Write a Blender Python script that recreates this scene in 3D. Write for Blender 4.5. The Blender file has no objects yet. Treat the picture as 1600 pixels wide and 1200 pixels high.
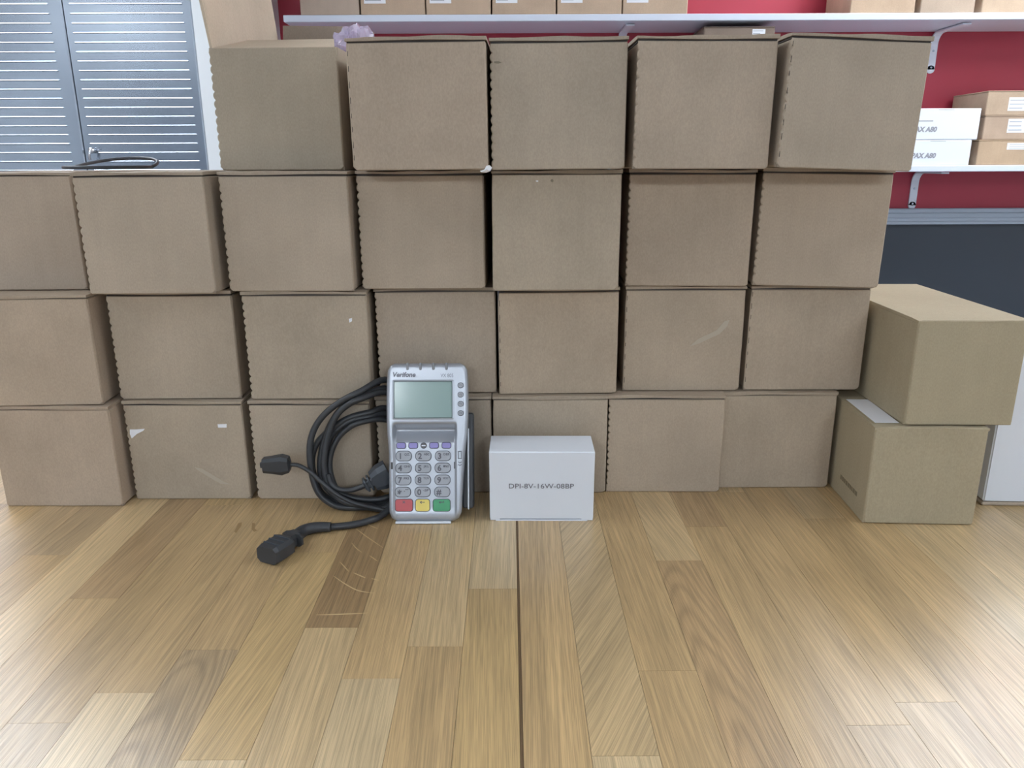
import bpy, bmesh, math, random
from mathutils import Matrix, Vector
random.seed(7)
sc = bpy.context.scene
COL = sc.collection
R = math.radians

# ------------------------------------------------------------------ camera
CAM_H, FPX, PITCH, ROLL, YAW = .3391, 1199.3, R(16.081), R(-.229), R(-.129)
cd = bpy.data.cameras.new('camera'); cam = bpy.data.objects.new('camera', cd); COL.objects.link(cam)
cd.sensor_width = 36; cd.lens = FPX / 1600 * 36; cd.clip_start = .01
cam.matrix_world = Matrix.Translation((0, 0, CAM_H)) @ Matrix.Rotation(YAW, 4, 'Z') @ Matrix.Rotation(math.pi / 2 - PITCH, 4, 'X') @ Matrix.Rotation(ROLL, 4, 'Z')
sc.camera = cam

# ------------------------------------------------------------------ world, exposure
w = bpy.data.worlds.new('world'); sc.world = w; w.use_nodes = True
w.node_tree.nodes['Background'].inputs[0].default_value = (.75, .85, 1, 1)
w.node_tree.nodes['Background'].inputs[1].default_value = .4
sc.view_settings.view_transform = 'Standard'; sc.view_settings.look = 'None'
sc.view_settings.gamma = 1; sc.view_settings.use_curve_mapping = False
sc.view_settings.exposure = 0.08

# ceiling light panels: (x, y, width, depth, strength)
PANELS = [(-1.8, 2.1, 1.2, 1.2, 12.5), (1.8, 2.1, 1.2, 1.2, 12.5),
          (-1.9, .45, .6, 1.2, 12), (1.9, .45, .6, 1.2, 12),
          (-3.9, -4.0, 1.2, 1.2, 9), (-1.2, -4.0, .6, 1.2, 44), (1.2, -4.0, .6, 1.2, 44)]
CEIL, FLOOR = 1.75, -.75
LIGHT_COL = (.86, .94, 1.0)

# ------------------------------------------------------------------ pixel helper (direction only; distance comes from a plane)
def ray(px, py):
    a, b = px - 800, py - 600
    c, s = math.cos(ROLL), math.sin(ROLL)
    u = (a * c + b * s) / FPX; v = -(-a * s + b * c) / FPX
    d = Vector((u, math.cos(PITCH) + v * math.sin(PITCH), -math.sin(PITCH) + v * math.cos(PITCH)))
    return Matrix.Rotation(YAW, 3, 'Z') @ d
O = Vector((0, 0, CAM_H))
def atZ(px, py, z=0): d = ray(px, py); return O + d * (z - CAM_H) / d.z
def atY(px, py, y): d = ray(px, py); return O + d * y / d.y
def atP(px, py, y0, s): d = ray(px, py); k = (y0 + s * CAM_H) / (d.y - s * d.z); return O + d * k   # plane y = y0 + s*z

# ------------------------------------------------------------------ materials
MATS = {}
def mat(name, col, rough=.6, metal=0, spec=.5, bump=0, bscale=200, vary=0, vscale=8, coat=0, bdetail=4):
    if name in MATS: return MATS[name]
    m = bpy.data.materials.new(name); m.use_nodes = True; MATS[name] = m
    nt = m.node_tree; N = nt.nodes; L = nt.links; b = N['Principled BSDF']
    b.inputs['Base Color'].default_value = (*col, 1); b.inputs['Roughness'].default_value = rough
    b.inputs['Metallic'].default_value = metal; b.inputs['Specular IOR Level'].default_value = spec
    if coat: b.inputs['Coat Weight'].default_value = coat; b.inputs['Coat Roughness'].default_value = .1
    tc = N.new('ShaderNodeTexCoord')
    if vary:
        n = N.new('ShaderNodeTexNoise'); n.inputs['Scale'].default_value = vscale; n.inputs['Detail'].default_value = 5
        L.new(tc.outputs['Object'], n.inputs['Vector'])
        r = N.new('ShaderNodeMapRange'); r.inputs[1].default_value = .3; r.inputs[2].default_value = .7
        r.inputs[3].default_value = 1 - vary; r.inputs[4].default_value = 1 + vary
        L.new(n.outputs['Fac'], r.inputs[0])
        mx = N.new('ShaderNodeVectorMath'); mx.operation = 'SCALE'; mx.inputs[0].default_value = col
        L.new(r.outputs[0], mx.inputs['Scale']); L.new(mx.outputs[0], b.inputs['Base Color'])
    if bump:
        n2 = N.new('ShaderNodeTexNoise'); n2.inputs['Scale'].default_value = bscale; n2.inputs['Detail'].default_value = bdetail
        L.new(tc.outputs['Object'], n2.inputs['Vector'])
        bp = N.new('ShaderNodeBump'); bp.inputs['Strength'].default_value = bump; bp.inputs['Distance'].default_value = .001
        L.new(n2.outputs['Fac'], bp.inputs['Height']); L.new(bp.outputs[0], b.inputs['Normal'])
    return m

def cardboard(name, col, stain=.1):
    """kraft board: fibre flecks, faint flutes, cloudy scuffs; tinted per object by the object colour"""
    m = bpy.data.materials.new(name); m.use_nodes = True
    nt = m.node_tree; N = nt.nodes; L = nt.links; b = N['Principled BSDF']
    b.inputs['Roughness'].default_value = .82; b.inputs['Specular IOR Level'].default_value = .25
    tc = N.new('ShaderNodeTexCoord'); oi = N.new('ShaderNodeObjectInfo')
    off = N.new('ShaderNodeVectorMath'); off.operation = 'ADD'
    rs = N.new('ShaderNodeVectorMath'); rs.operation = 'SCALE'; rs.inputs[0].default_value = (7.1, 3.3, 5.7)
    L.new(oi.outputs['Random'], rs.inputs['Scale'])
    L.new(tc.outputs['Object'], off.inputs[0]); L.new(rs.outputs[0], off.inputs[1])
    def noise(scale, detail, vec, sx=(1, 1, 1)):
        mp = N.new('ShaderNodeMapping'); mp.inputs['Scale'].default_value = sx
        L.new(vec, mp.inputs['Vector'])
        n = N.new('ShaderNodeTexNoise'); n.inputs['Scale'].default_value = scale; n.inputs['Detail'].default_value = detail
        L.new(mp.outputs[0], n.inputs['Vector']); return n.outputs['Fac']
    v = off.outputs[0]
    fib = noise(900, 3, v, (1, 1, .5)); cloud = noise(14, 5, v); flute = noise(150, 1, v, (1, 1, .02))
    def rng(f, a, c, lo, hi):
        r = N.new('ShaderNodeMapRange'); r.inputs[1].default_value = a; r.inputs[2].default_value = c
        r.inputs[3].default_value = lo; r.inputs[4].default_value = hi; L.new(f, r.inputs[0]); return r.outputs[0]
    def mul(a, c):
        k = N.new('ShaderNodeMath'); k.operation = 'MULTIPLY'; L.new(a, k.inputs[0]); L.new(c, k.inputs[1]); return k.outputs[0]
    f = mul(mul(rng(fib, .3, .7, .93, 1.07), rng(cloud, .3, .7, 1 - stain, 1 + stain * .7)), rng(flute, .3, .7, .985, 1.015))
    base = N.new('ShaderNodeMix'); base.data_type = 'RGBA'; base.blend_type = 'MULTIPLY'
    base.inputs['Factor'].default_value = 1; base.inputs['A'].default_value = (*col, 1)
    L.new(oi.outputs['Color'], base.inputs['B'])
    sv = N.new('ShaderNodeVectorMath'); sv.operation = 'SCALE'
    L.new(base.outputs['Result'], sv.inputs[0]); L.new(f, sv.inputs['Scale'])
    L.new(sv.outputs[0], b.inputs['Base Color'])
    bp = N.new('ShaderNodeBump'); bp.inputs['Strength'].default_value = .25; bp.inputs['Distance'].default_value = .0006
    L.new(mul(rng(cloud, 0, 1, .2, 1), rng(flute, 0, 1, .6, 1)), bp.inputs['Height']); L.new(bp.outputs[0], b.inputs['Normal'])
    return m

def oak():
    """oiled oak stave: grain follows the stave (world Y); per-object tone (object colour), grain kind and swirl (custom properties)"""
    m = bpy.data.materials.new('oak'); m.use_nodes = True
    nt = m.node_tree; N = nt.nodes; L = nt.links; b = N['Principled BSDF']
    geo = N.new('ShaderNodeNewGeometry'); oi = N.new('ShaderNodeObjectInfo')
    def attr(n):
        a = N.new('ShaderNodeAttribute'); a.attribute_type = 'OBJECT'; a.attribute_name = n; return a.outputs['Fac']
    skew, swirl, fine = attr('skew'), attr('swirl'), attr('fine')
    def M(op, a, c=None, e=None):
        k = N.new('ShaderNodeMath'); k.operation = op
        for i, q in enumerate((a, c, e)):
            if q is None: continue
            if isinstance(q, (int, float)): k.inputs[i].default_value = q
            else: L.new(q, k.inputs[i])
        return k.outputs[0]
    sep = N.new('ShaderNodeSeparateXYZ'); L.new(geo.outputs['Position'], sep.inputs[0])
    rnd = oi.outputs['Random']
    x0 = M('ADD', sep.outputs[0], M('MULTIPLY', rnd, 9.7)); y0 = M('ADD', sep.outputs[1], M('MULTIPLY', rnd, 23.1))
    x1 = M('ADD', x0, M('MULTIPLY', y0, skew))
    cv = N.new('ShaderNodeCombineXYZ'); L.new(x1, cv.inputs[0]); L.new(y0, cv.inputs[1]); L.new(rnd, cv.inputs[2])
    def noise(scale, detail, sx, vec=None, dist=0):
        mp = N.new('ShaderNodeMapping'); mp.inputs['Scale'].default_value = sx; L.new(vec or cv.outputs[0], mp.inputs['Vector'])
        n = N.new('ShaderNodeTexNoise'); n.inputs['Scale'].default_value = scale; n.inputs['Detail'].default_value = detail
        n.inputs['Distortion'].default_value = dist; L.new(mp.outputs[0], n.inputs['Vector']); return n.outputs['Fac']
    def rng(f, a, c, lo, hi):
        r = N.new('ShaderNodeMapRange'); r.inputs[1].default_value = a; r.inputs[2].default_value = c
        r.inputs[3].default_value = lo; r.inputs[4].default_value = hi; L.new(f, r.inputs[0]); return r.outputs[0]
    # growth rings: straight bands across the stave, or cathedral arches about its middle
    lsep = N.new('ShaderNodeSeparateXYZ'); L.new(oi.outputs['Location'], lsep.inputs[0])
    dx = M('SUBTRACT', sep.outputs[0], lsep.outputs[0])
    big = noise(14, 2, (1, .3, 1)); wob = noise(70, 3, (1, .2, 1)); slow = noise(24, 2, (.6, .25, 1))
    warp = M('ADD', M('MULTIPLY', big, M('ADD', M('MULTIPLY', swirl, 9), 10)), M('MULTIPLY', wob, 3))
    straight = M('ADD', M('MULTIPLY', x1, 1150), warp)
    arch = M('ADD', M('ADD', M('MULTIPLY', M('MULTIPLY', M('ADD', dx, .008), M('ADD', dx, .008)), 36000), M('MULTIPLY', y0, 130)), M('ADD', M('MULTIPLY', slow, 44), M('MULTIPLY', wob, 2)))
    isarch = M('GREATER_THAN', swirl, 1.0)
    ph = M('ADD', M('MULTIPLY', straight, M('SUBTRACT', 1, isarch)), M('MULTIPLY', arch, isarch))
    ring = M('POWER', rng(M('SINE', ph), -1, 1, 0, 1), 1.8)
    streak = noise(560, 4, (1, .018, 1)); pores = noise(1900, 2, (1, .014, 1)); broad = noise(50, 2, (1, .06, 1))
    f = M('MULTIPLY', M('MULTIPLY_ADD', ring, M('MULTIPLY_ADD', isarch, -.12, -.11), 1.05), rng(streak, .32, .68, .89, 1.10))
    f = M('MULTIPLY', f, rng(pores, .40, .56, .80, 1.05)); f = M('MULTIPLY', f, rng(broad, .3, .7, .87, 1.12))
    sv = N.new('ShaderNodeVectorMath'); sv.operation = 'SCALE'; L.new(oi.outputs['Color'], sv.inputs[0]); L.new(f, sv.inputs['Scale'])
    L.new(sv.outputs[0], b.inputs['Base Color'])
    rr = rng(pores, .4, .6, .46, .30); L.new(rr, b.inputs['Roughness']); b.inputs['Specular IOR Level'].default_value = .5
    b.inputs['Coat Weight'].default_value = .5; b.inputs['Coat Roughness'].default_value = .28
    bp = N.new('ShaderNodeBump'); bp.inputs['Strength'].default_value = .35; bp.inputs['Distance'].default_value = .0004
    L.new(M('ADD', M('MULTIPLY', pores, fine), streak), bp.inputs['Height']); L.new(bp.outputs[0], b.inputs['Normal'])
    return m

KRAFT = cardboard('kraft_board', (.435, .358, .282))
KHAKI = cardboard('khaki_board', (.41, .345, .235), .05)
OAK = oak()
WHITE_CARD = mat('white_card', (.74, .77, .83), .55, bump=.1, bscale=60)
PAPER = mat('paper_scrap', (.85, .86, .9), .6)
DARK = mat('gap_shade', (.06, .05, .045), .9)  # dark colour stands for the shade inside gaps and slits
INK = mat('print_ink', (.12, .12, .14), .6)
INK_SOFT = mat('faint_ink', (.30, .30, .33), .6)
WALLW = mat('white_paint', (.78, .80, .82), .6, vary=.02, bump=.05)
WALLR = mat('red_paint', (.40, .030, .055), .5, vary=.04, vscale=3, bump=.08, bscale=150)
WALLD = mat('slate_paint', (.026, .034, .046), .45, vary=.05, vscale=3)
TRIMG = mat('grey_trunking', (.33, .37, .43), .4)
SHELFW = mat('white_laminate', (.66, .70, .80), .35)
STEEL = mat('galvanised_steel', (.37, .41, .47), .22, metal=.95, vary=.05, vscale=5, bump=.6, bscale=6, bdetail=0)
CHROME = mat('chrome', (.8, .8, .82), .12, metal=1)
WHITEMETAL = mat('white_bracket', (.72, .75, .82), .4)
SILVER = mat('silver_plastic', (.42, .44, .48), .34, metal=.6, bump=.05, bscale=900)
SILVERL = mat('pale_silver_plastic', (.62, .65, .70), .4, metal=.35)
KEYG = mat('grey_rubber_key', (.38, .40, .44), .5)
KEYRIM = mat('dark_key_rim', (.09, .095, .11), .6)
KEYP = mat('purple_key', (.30, .27, .58), .5)
KEYR = mat('red_key', (.52, .10, .11), .45)
KEYY = mat('yellow_key', (.80, .64, .16), .45)
KEYGR = mat('green_key', (.07, .34, .16), .45)
LCD = mat('lcd_glass', (.22, .33, .31), .25, coat=.5)
BLACKP = mat('black_plastic', (.038, .040, .045), .45)
BLACKC = mat('black_cable', (.035, .037, .041), .38)
GREYP = mat('slate_plastic', (.055, .065, .08), .4)
FLOORM = mat('grey_floor', (.25, .25, .26), .5, vary=.1, vscale=4)

# ------------------------------------------------------------------ object helpers
def link(o, parent=None):
    COL.objects.link(o)
    if parent: o.parent = parent
    return o
def mesh_obj(name, verts, faces, m, parent=None, smooth=False, loc=None, rot=None, color=None):
    me = bpy.data.meshes.new(name); me.from_pydata([tuple(v) for v in verts], [], faces); me.update()
    if smooth:
        for p in me.polygons: p.use_smooth = True
    me.materials.append(m)
    o = bpy.data.objects.new(name, me); link(o, parent)
    if loc: o.location = loc
    if rot: o.rotation_euler = rot
    if color: o.color = (*color, 1)
    return o
def bm_obj(name, bm, m, parent=None, smooth=False, **k):
    bmesh.ops.recalc_face_normals(bm, faces=bm.faces)
    me = bpy.data.meshes.new(name); bm.to_mesh(me); bm.free(); me.materials.append(m)
    if smooth:
        for p in me.polygons: p.use_smooth = True
    o = bpy.data.objects.new(name, me); link(o, parent)
    if 'loc' in k: o.location = k['loc']
    if 'rot' in k: o.rotation_euler = k['rot']
    if 'color' in k: o.color = (*k['color'], 1)
    return o
def box_bm(bm, x0, x1, y0, y1, z0, z1, bev=0, seg=1):
    t = bmesh.new()
    vs = [t.verts.new((x, y, z)) for x in (x0, x1) for y in (y0, y1) for z in (z0, z1)]
    for q in ((0, 1, 3, 2), (4, 6, 7, 5), (0, 4, 5, 1), (2, 3, 7, 6), (0, 2, 6, 4), (1, 5, 7, 3)): t.faces.new([vs[i] for i in q])
    if bev: bmesh.ops.bevel(t, geom=list(t.edges), offset=bev, segments=seg, affect='EDGES', profile=.6)
    merge(bm, t)
    return bm
def merge(bm, t):
    t.verts.index_update(); mp = {}
    for v in t.verts: mp[v.index] = bm.verts.new(v.co)
    for f in t.faces:
        try: bm.faces.new([mp[v.index] for v in f.verts])
        except ValueError: pass
    t.free()
def box(name, x0, x1, y0, y1, z0, z1, m, parent=None, bev=0, seg=1, **k):
    return bm_obj(name, box_bm(bmesh.new(), x0, x1, y0, y1, z0, z1, bev, seg), m, parent, **k)
def empty(name, loc=(0, 0, 0), rot=(0, 0, 0)):
    o = bpy.data.objects.new(name, None); link(o); o.location = loc; o.rotation_euler = rot; o.empty_display_size = .02; return o
def tag(o, label, cat, group=None):
    o['label'] = label; o['category'] = cat
    if group: o['group'] = group
    return o
def struct(o, label=None):
    o['kind'] = 'structure'
    if label: o['label'] = label
    return o
def copy(o, parent=None):
    c = o.copy(); COL.objects.link(c); c.parent = parent; return c
def plate(name, outline, y0, y1, bev, m, parent=None, smooth=False, **k):
    """flat plate: outline in (x, z), front at y0 (bevelled), back at y1"""
    n = len(outline)
    cx = sum(p[0] for p in outline) / n; cz = sum(p[1] for p in outline) / n
    ins = []
    for i in range(n):
        a, b, c = Vector(outline[i - 1]), Vector(outline[i]), Vector(outline[(i + 1) % n])
        e1 = (b - a); e2 = (c - b)
        n1 = Vector((-e1.y, e1.x)); n2 = Vector((-e2.y, e2.x))
        nn = (n1.normalized() + n2.normalized())
        nn = nn.normalized() if nn.length > 1e-9 else n1.normalized()
        if nn.dot(Vector((cx, cz)) - b) < 0 and bev < 0: nn = -nn
        ins.append(b + nn * bev)
    V = [(p.x, y0, p.y) for p in ins] + [(p[0], y0 + bev, p[1]) for p in outline] + [(p[0], y1, p[1]) for p in outline]
    F = [list(range(n))] + [[n + (i + 1) % n, (i + 1) % n, i, n + i][::-1] for i in range(n)]
    F += [[2 * n + (i + 1) % n, n + (i + 1) % n, n + i, 2 * n + i][::-1] for i in range(n)] + [list(range(2 * n, 3 * n))[::-1]]
    bm = bmesh.new(); vs = [bm.verts.new(v) for v in V]
    for f in F: bm.faces.new([vs[i] for i in f])
    return bm_obj(name, bm, m, parent, smooth, **k)
def rrect(cx, cz, w_, h_, r, seg=5):
    """counter-clockwise rounded rectangle"""
    r = min(r, w_ / 2 - 1e-6, h_ / 2 - 1e-6); pts = []
    for sx, sz, a0 in ((1, -1, -90), (1, 1, 0), (-1, 1, 90), (-1, -1, 180)):
        ox, oz = cx + sx * (w_ / 2 - r), cz + sz * (h_ / 2 - r)
        for i in range(seg + 1):
            a = R(a0 + 90 * i / seg); pts.append((ox + r * math.cos(a), oz + r * math.sin(a)))
    return pts
def text(name, body, size, m, parent, loc, rot=(math.pi / 2, 0, 0), shear=0, fat=0, align='CENTER', sx=1, width=None):
    cu = bpy.data.curves.new(name, 'FONT'); cu.body = body; cu.size = size; cu.align_x = align; cu.align_y = 'CENTER'
    cu.shear = shear; cu.offset = fat; cu.extrude = .00008; cu.resolution_u = 3
    t = bpy.data.objects.new(name, cu); COL.objects.link(t)
    me = bpy.data.meshes.new_from_object(t.evaluated_get(bpy.context.evaluated_depsgraph_get()))
    bpy.data.objects.remove(t); bpy.data.curves.remove(cu)
    if width:
        xs = [v.co.x for v in me.vertices]; k = width / (max(xs) - min(xs))
        for v in me.vertices: v.co.x *= k
    me.materials.clear(); me.materials.append(m)
    o = bpy.data.objects.new(name, me); link(o, parent); o.location = loc; o.rotation_euler = rot
    return o
def catmull(P, n=8):
    out = []; P = [Vector(p) for p in P]
    for i in range(len(P) - 1):
        p0 = P[max(i - 1, 0)]; p1 = P[i]; p2 = P[i + 1]; p3 = P[min(i + 2, len(P) - 1)]
        for j in range(n):
            t = j / n
            out.append(.5 * ((2 * p1) + (p2 - p0) * t + (2 * p0 - 5 * p1 + 4 * p2 - p3) * t * t + (3 * p1 - p0 - 3 * p2 + p3) * t ** 3))
    out.append(P[-1]); return out
def tube_bm(bm, pts, rad, seg=10, cap=True):
    rf = rad if callable(rad) else (lambda t: rad)
    rings = []; up = None; n = len(pts)
    for i, p in enumerate(pts):
        d = (pts[min(i + 1, n - 1)] - pts[max(i - 1, 0)]).normalized()
        if up is None: up = d.orthogonal().normalized()
        up = (up - d * up.dot(d)).normalized(); s = d.cross(up); r = rf(i / (n - 1))
        rings.append([bm.verts.new(p + (up * math.cos(2 * math.pi * k / seg) + s * math.sin(2 * math.pi * k / seg)) * r) for k in range(seg)])
    for a, b in zip(rings, rings[1:]):
        for k in range(seg): bm.faces.new((a[k], a[(k + 1) % seg], b[(k + 1) % seg], b[k]))
    if cap: bm.faces.new(rings[0][::-1]); bm.faces.new(rings[-1])
    return bm

# ================================================================== the room
XL, XR, YB, YF = -5.0, 3.0, 2.8, -5.6
struct(box('floor', XL, XR, YF, YB, FLOOR - .05, FLOOR, FLOORM))
struct(box('ceiling', XL, XR, YF, YB, CEIL, CEIL + .05, WALLW))
struct(box('wall_back', XL, XR, YB, YB + .1, .1217, CEIL, WALLR), 'red painted wall behind the white shelves')
struct(box('wall_lower', XL, XR, YB, YB + .1, FLOOR, .1217, WALLD), 'dark slate lower wall under the grey trunking')
struct(box('wall_left', XL - .1, XL, YF, YB, FLOOR, CEIL, WALLW))
struct(box('wall_right', XR, XR + .1, YF, YB, FLOOR, CEIL, WALLW))
struct(box('wall_front', XL, XR, YF - .1, YF, FLOOR, CEIL, mat('blue_grey_paint', (.22, .25, .30), .6)))
tr = empty('trim_1', (0, YB, .1217)); struct(tr, 'grey ridged trunking rail along the back wall')
box('trunking_back', XL, XR, -.020, 0, 0, .0561, TRIMG, tr, .002)
box('trunking_lip', XL, XR, -.027, -.018, .040, .0561, TRIMG, tr, .003)
box('trunking_lip', XL, XR, -.024, -.018, .010, .024, TRIMG, tr, .003)
post = box('trim_2', -.829, -.765, 2.20, YB, FLOOR, CEIL, WALLW, None, .003); struct(post, 'white painted post beside the ribbed steel cabinet')

for i, (x, y, wx, wy, st) in enumerate(PANELS):
    o = tag(empty('ceiling_light', (x, y, CEIL)), 'flat rectangular light panel set under the ceiling', 'ceiling light', 'ceiling light panels')
    m = bpy.data.materials.new('panel_glow'); m.use_nodes = True
    b = m.node_tree.nodes['Principled BSDF']; b.inputs['Base Color'].default_value = (.9, .9, .9, 1)
    b.inputs['Emission Color'].default_value = (*LIGHT_COL, 1); b.inputs['Emission Strength'].default_value = st
    box('diffuser', -wx / 2, wx / 2, -wy / 2, wy / 2, -.018, -.006, m, o)
    bm = bmesh.new()
    for (a0, a1, b0, b1) in ((-wx / 2 - .02, wx / 2 + .02, -wy / 2 - .02, -wy / 2), (-wx / 2 - .02, wx / 2 + .02, wy / 2, wy / 2 + .02),
                             (-wx / 2 - .02, -wx / 2, -wy / 2, wy / 2), (wx / 2, wx / 2 + .02, -wy / 2, wy / 2)):
        box_bm(bm, a0, a1, b0, b1, -.022, 0)
    bm_obj('frame', bm, WHITEMETAL, o)

# ------------------------------------------------------------------ steel cabinet with pressed ribs
CY = 2.2
cab = tag(empty('steel_cabinet', (-1.165, CY, FLOOR)), 'shiny steel two-door cabinet with rows of pressed horizontal ribs', 'cabinet')
CH = 2.1
box('carcass', -.62, .3345, .022, .48, 0, CH, STEEL, cab, .003)
def make_door(name, x0, x1):
    d = box(name, x0, x1, 0, .020, .05, CH - .02, STEEL, cab, .003)
    return d
rd = make_door('door', .0008, .3354); ld = make_door('door', -.60, -.0008)
def rib_mesh(L_):
    """pressed louvre lip: bulges out, rounded ends"""
    bm = bmesh.new(); n = 10; prof = [(.0030, 0), (.0022, .0005), (.0012, .0012), (.0003, .0014), (-.0004, .0008), (-.0008, 0)]
    rows = []
    for i in range(n + 1):
        t = i / n; x = (t - .5) * L_
        e = min(1, min(t, 1 - t) * L_ / .010); k = math.sqrt(max(0, 1 - (1 - e) ** 2)) if e < 1 else 1
        rows.append([bm.verts.new((x, -.0001 - d * k, z)) for z, d in prof])
    xs = [0, .004, .008, .014, .3, .5, .7, .986, .992, .996, 1]
    for i, t in enumerate(xs):
        for v in rows[i]: v.co.x = ((t if .1 < t < .9 else (t if t < .1 else t)) - .5) * L_
    for a, b in zip(rows, rows[1:]):
        for k in range(len(prof) - 1): bm.faces.new((a[k], b[k], b[k + 1], a[k + 1]))
    bmesh.ops.recalc_face_normals(bm, faces=bm.faces)
    me = bpy.data.meshes.new('rib'); bm.to_mesh(me); bm.free(); me.materials.append(STEEL)
    for p in me.polygons: p.use_smooth = True
    return me
for dr, xc, L_ in ((rd, .167, .296), (ld, -.31, .55)):
    me = rib_mesh(L_); z = .6705 - FLOOR - .0232 * 30
    while z < CH - .08:
        if z > .12:
            r_ = bpy.data.objects.new('rib', me); link(r_, dr); r_.location = (xc, 0, z)
        z += .0232
hd = empty('lock_handle', (.030, 0, .3759 - FLOOR)); hd.parent = rd
bm = bmesh.new(); tube_bm(bm, [Vector((0, -.001, 0)), Vector((0, -.022, 0))], .007, 16); bm_obj('lock_barrel', bm, CHROME, hd, True)
bm = bmesh.new(); tube_bm(bm, catmull([(0, -.02, .002), (-.004, -.024, -.012), (-.006, -.02, -.024)]), .0035, 8); bm_obj('lever', bm, CHROME, hd, True)

# ------------------------------------------------------------------ wall shelves with brackets
def bracket(parent, x, z):
    """bent flat-bar bracket under a shelf: vertical leg on the wall, curved corner, arm under the board"""
    path = [(YB - .003, z - .118), (YB - .003, z - .040)]
    for i in range(7):
        a = R(90 * i / 6); path.append((YB - .003 - .035 * (1 - math.cos(a)), z - .040 + .035 * math.sin(a)))
    path.append((YB - .19, z - .005))
    bm = bmesh.new(); L_, Rr = [], []
    for i, (yy, zz) in enumerate(path):
        a = path[max(i - 1, 0)]; b = path[min(i + 1, len(path) - 1)]
        d = Vector((b[0] - a[0], b[1] - a[1])).normalized(); n = Vector((-d.y, d.x)) * .0025
        hw = .013
        rows = [bm.verts.new((x + s * hw, yy + k * n.x, zz + k * n.y)) for s, k in ((-1, 1), (1, 1), (1, -1), (-1, -1))]
        L_.append(rows)
    for a, b in zip(L_, L_[1:]):
        for k in range(4): bm.faces.new((a[k], a[(k + 1) % 4], b[(k + 1) % 4], b[k]))
    bm.faces.new(L_[0]); bm.faces.new(L_[-1])
    br = bm_obj('bracket', bm, WHITEMETAL, parent)
    bm = bmesh.new(); tube_bm(bm, [Vector((x, YB - .0055, z - .118)), Vector((x, YB - .0005, z - .118))], .013, 20); bm_obj('bracket_end', bm, WHITEMETAL, br)
    for zz in (-.112, -.06):
        bm = bmesh.new(); tube_bm(bm, [Vector((x, YB - .005, z + zz)), Vector((x, YB - .0075, z + zz))], .0035, 8); bm_obj('screw', bm, STEEL, br)
SH_U, SH_L, SY = .756, .306, 2.57
for z, lab in ((SH_U, 'long white wall shelf carrying a row of brown cartons above the red wall'), (SH_L, 'white wall shelf carrying white and brown cartons just above the grey trunking')):
    s = tag(empty('wall_shelf', (0, YB, z)), lab, 'shelf')
    box('board', -.69, XR - .02, SY - YB, -.001, 0, .0195, SHELFW, s, .0015)
    for x in (.38, 1.432, 2.4):
        n0 = set(bpy.data.objects)
        bracket(None, x, z)
        for o in set(bpy.data.objects) - n0:
            if o.parent is None: o.parent = s; o.location = -Vector((0, YB, z))

def label_sheet(parent, x, z, w_, h_, y=-.0006, lines=3, m=PAPER, name='label'):
    l = box(name, x - w_ / 2, x + w_ / 2, y, y + .0005, z - h_ / 2, z + h_ / 2, m, parent)
    for i in range(lines):
        zz = z + h_ * (.3 - .6 * i / max(1, lines - 1)); ww = w_ * random.uniform(.5, .85)
        box('print_line', x - w_ * .45, x - w_ * .45 + ww, y - .0003, y + .0001, zz - h_ * .04, zz + h_ * .04, mat('grey_print', (.42, .43, .47), .6), l)
    return l
def shelf_carton(x0, x1, z, h_, label, labels, col=(1, 1, 1), y=SY + .005, d=.2, m=None, group='cartons on the wall shelves', rz=0):
    o = tag(empty('shelf_carton', ((x0 + x1) / 2, y, z), (0, 0, rz)), label, 'box', group)
    w_ = (x1 - x0) / 2
    box('body', -w_, w_, 0, d, 0, h_ - .003, m or KRAFT, o, .002, color=col)
    box('lid', -w_ - .0005, w_ + .0005, -.0005, d, h_ - .0026, h_, m or KRAFT, o, .0008, color=col)
    for (lx, lz, lw, lh) in labels: label_sheet(o, lx, lz, lw, lh)
    return o
ZU = SH_U + .0196
ux = [(-.637, -.458), (-.452, -.256), (-.252, -.055), (-.050, .144), (.149, .346), (.350, .548)]
ords = ['unlabelled, at the end near the open carton', 'second from the end near the open carton', 'third from the end near the open carton',
        'fourth from the end near the open carton', 'fifth from the end near the open carton', 'last before the gap of bare red wall']
for i, (a, b) in enumerate(ux):
    lb = [] if i == 0 else [(-(b - a) / 2 + .038 + (.006 if i else 0), .055, .066, .046)]
    shelf_carton(a, b, ZU, .17, 'brown carton on the upper white shelf, ' + ords[i], lb, (1.25, 1.12, 1.02) if i else (1.15, 1.1, 1.1))
shelf_carton(1.047, 1.245, ZU, .17, 'brown carton with two stickers on the upper shelf, next to bare red wall', [(-.08, .06, .062, .045), (-.015, .062, .05, .035)], (1.25, 1.1, .98), d=.2)
shelf_carton(1.262, 1.428, ZU, .17, 'plain brown carton on the upper shelf between two stickered cartons', [], (1.05, .98, .95))
shelf_carton(1.450, 1.66, ZU, .17, 'brown stickered carton on the upper shelf beyond the plain one', [(-.06, .06, .06, .045), (.03, .06, .04, .04)], (1.2, 1.08, .98))
ZL = SH_L + .0196
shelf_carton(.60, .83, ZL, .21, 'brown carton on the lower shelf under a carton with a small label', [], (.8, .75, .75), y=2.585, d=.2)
shelf_carton(.605, .825, ZL + .2104, .205, 'shade-tinted brown carton with a small white label tucked right under the upper shelf', [(.06, .185, .04, .025)], (.6, .55, .55), y=2.585, d=.2)  # tint darkened to stand for the shade under the shelf board
shelf_carton(1.5075, 1.80, ZL, .078, 'bottom brown carton of the three beside the white cartons', [(.02, .058, .15, .02)], (1.15, 1.0, .85))
shelf_carton(1.5145, 1.80, ZL + .0783, .073, 'middle brown carton of the three beside the white cartons', [(-.03, .042, .075, .042)], (1.05, .93, .86))
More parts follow.
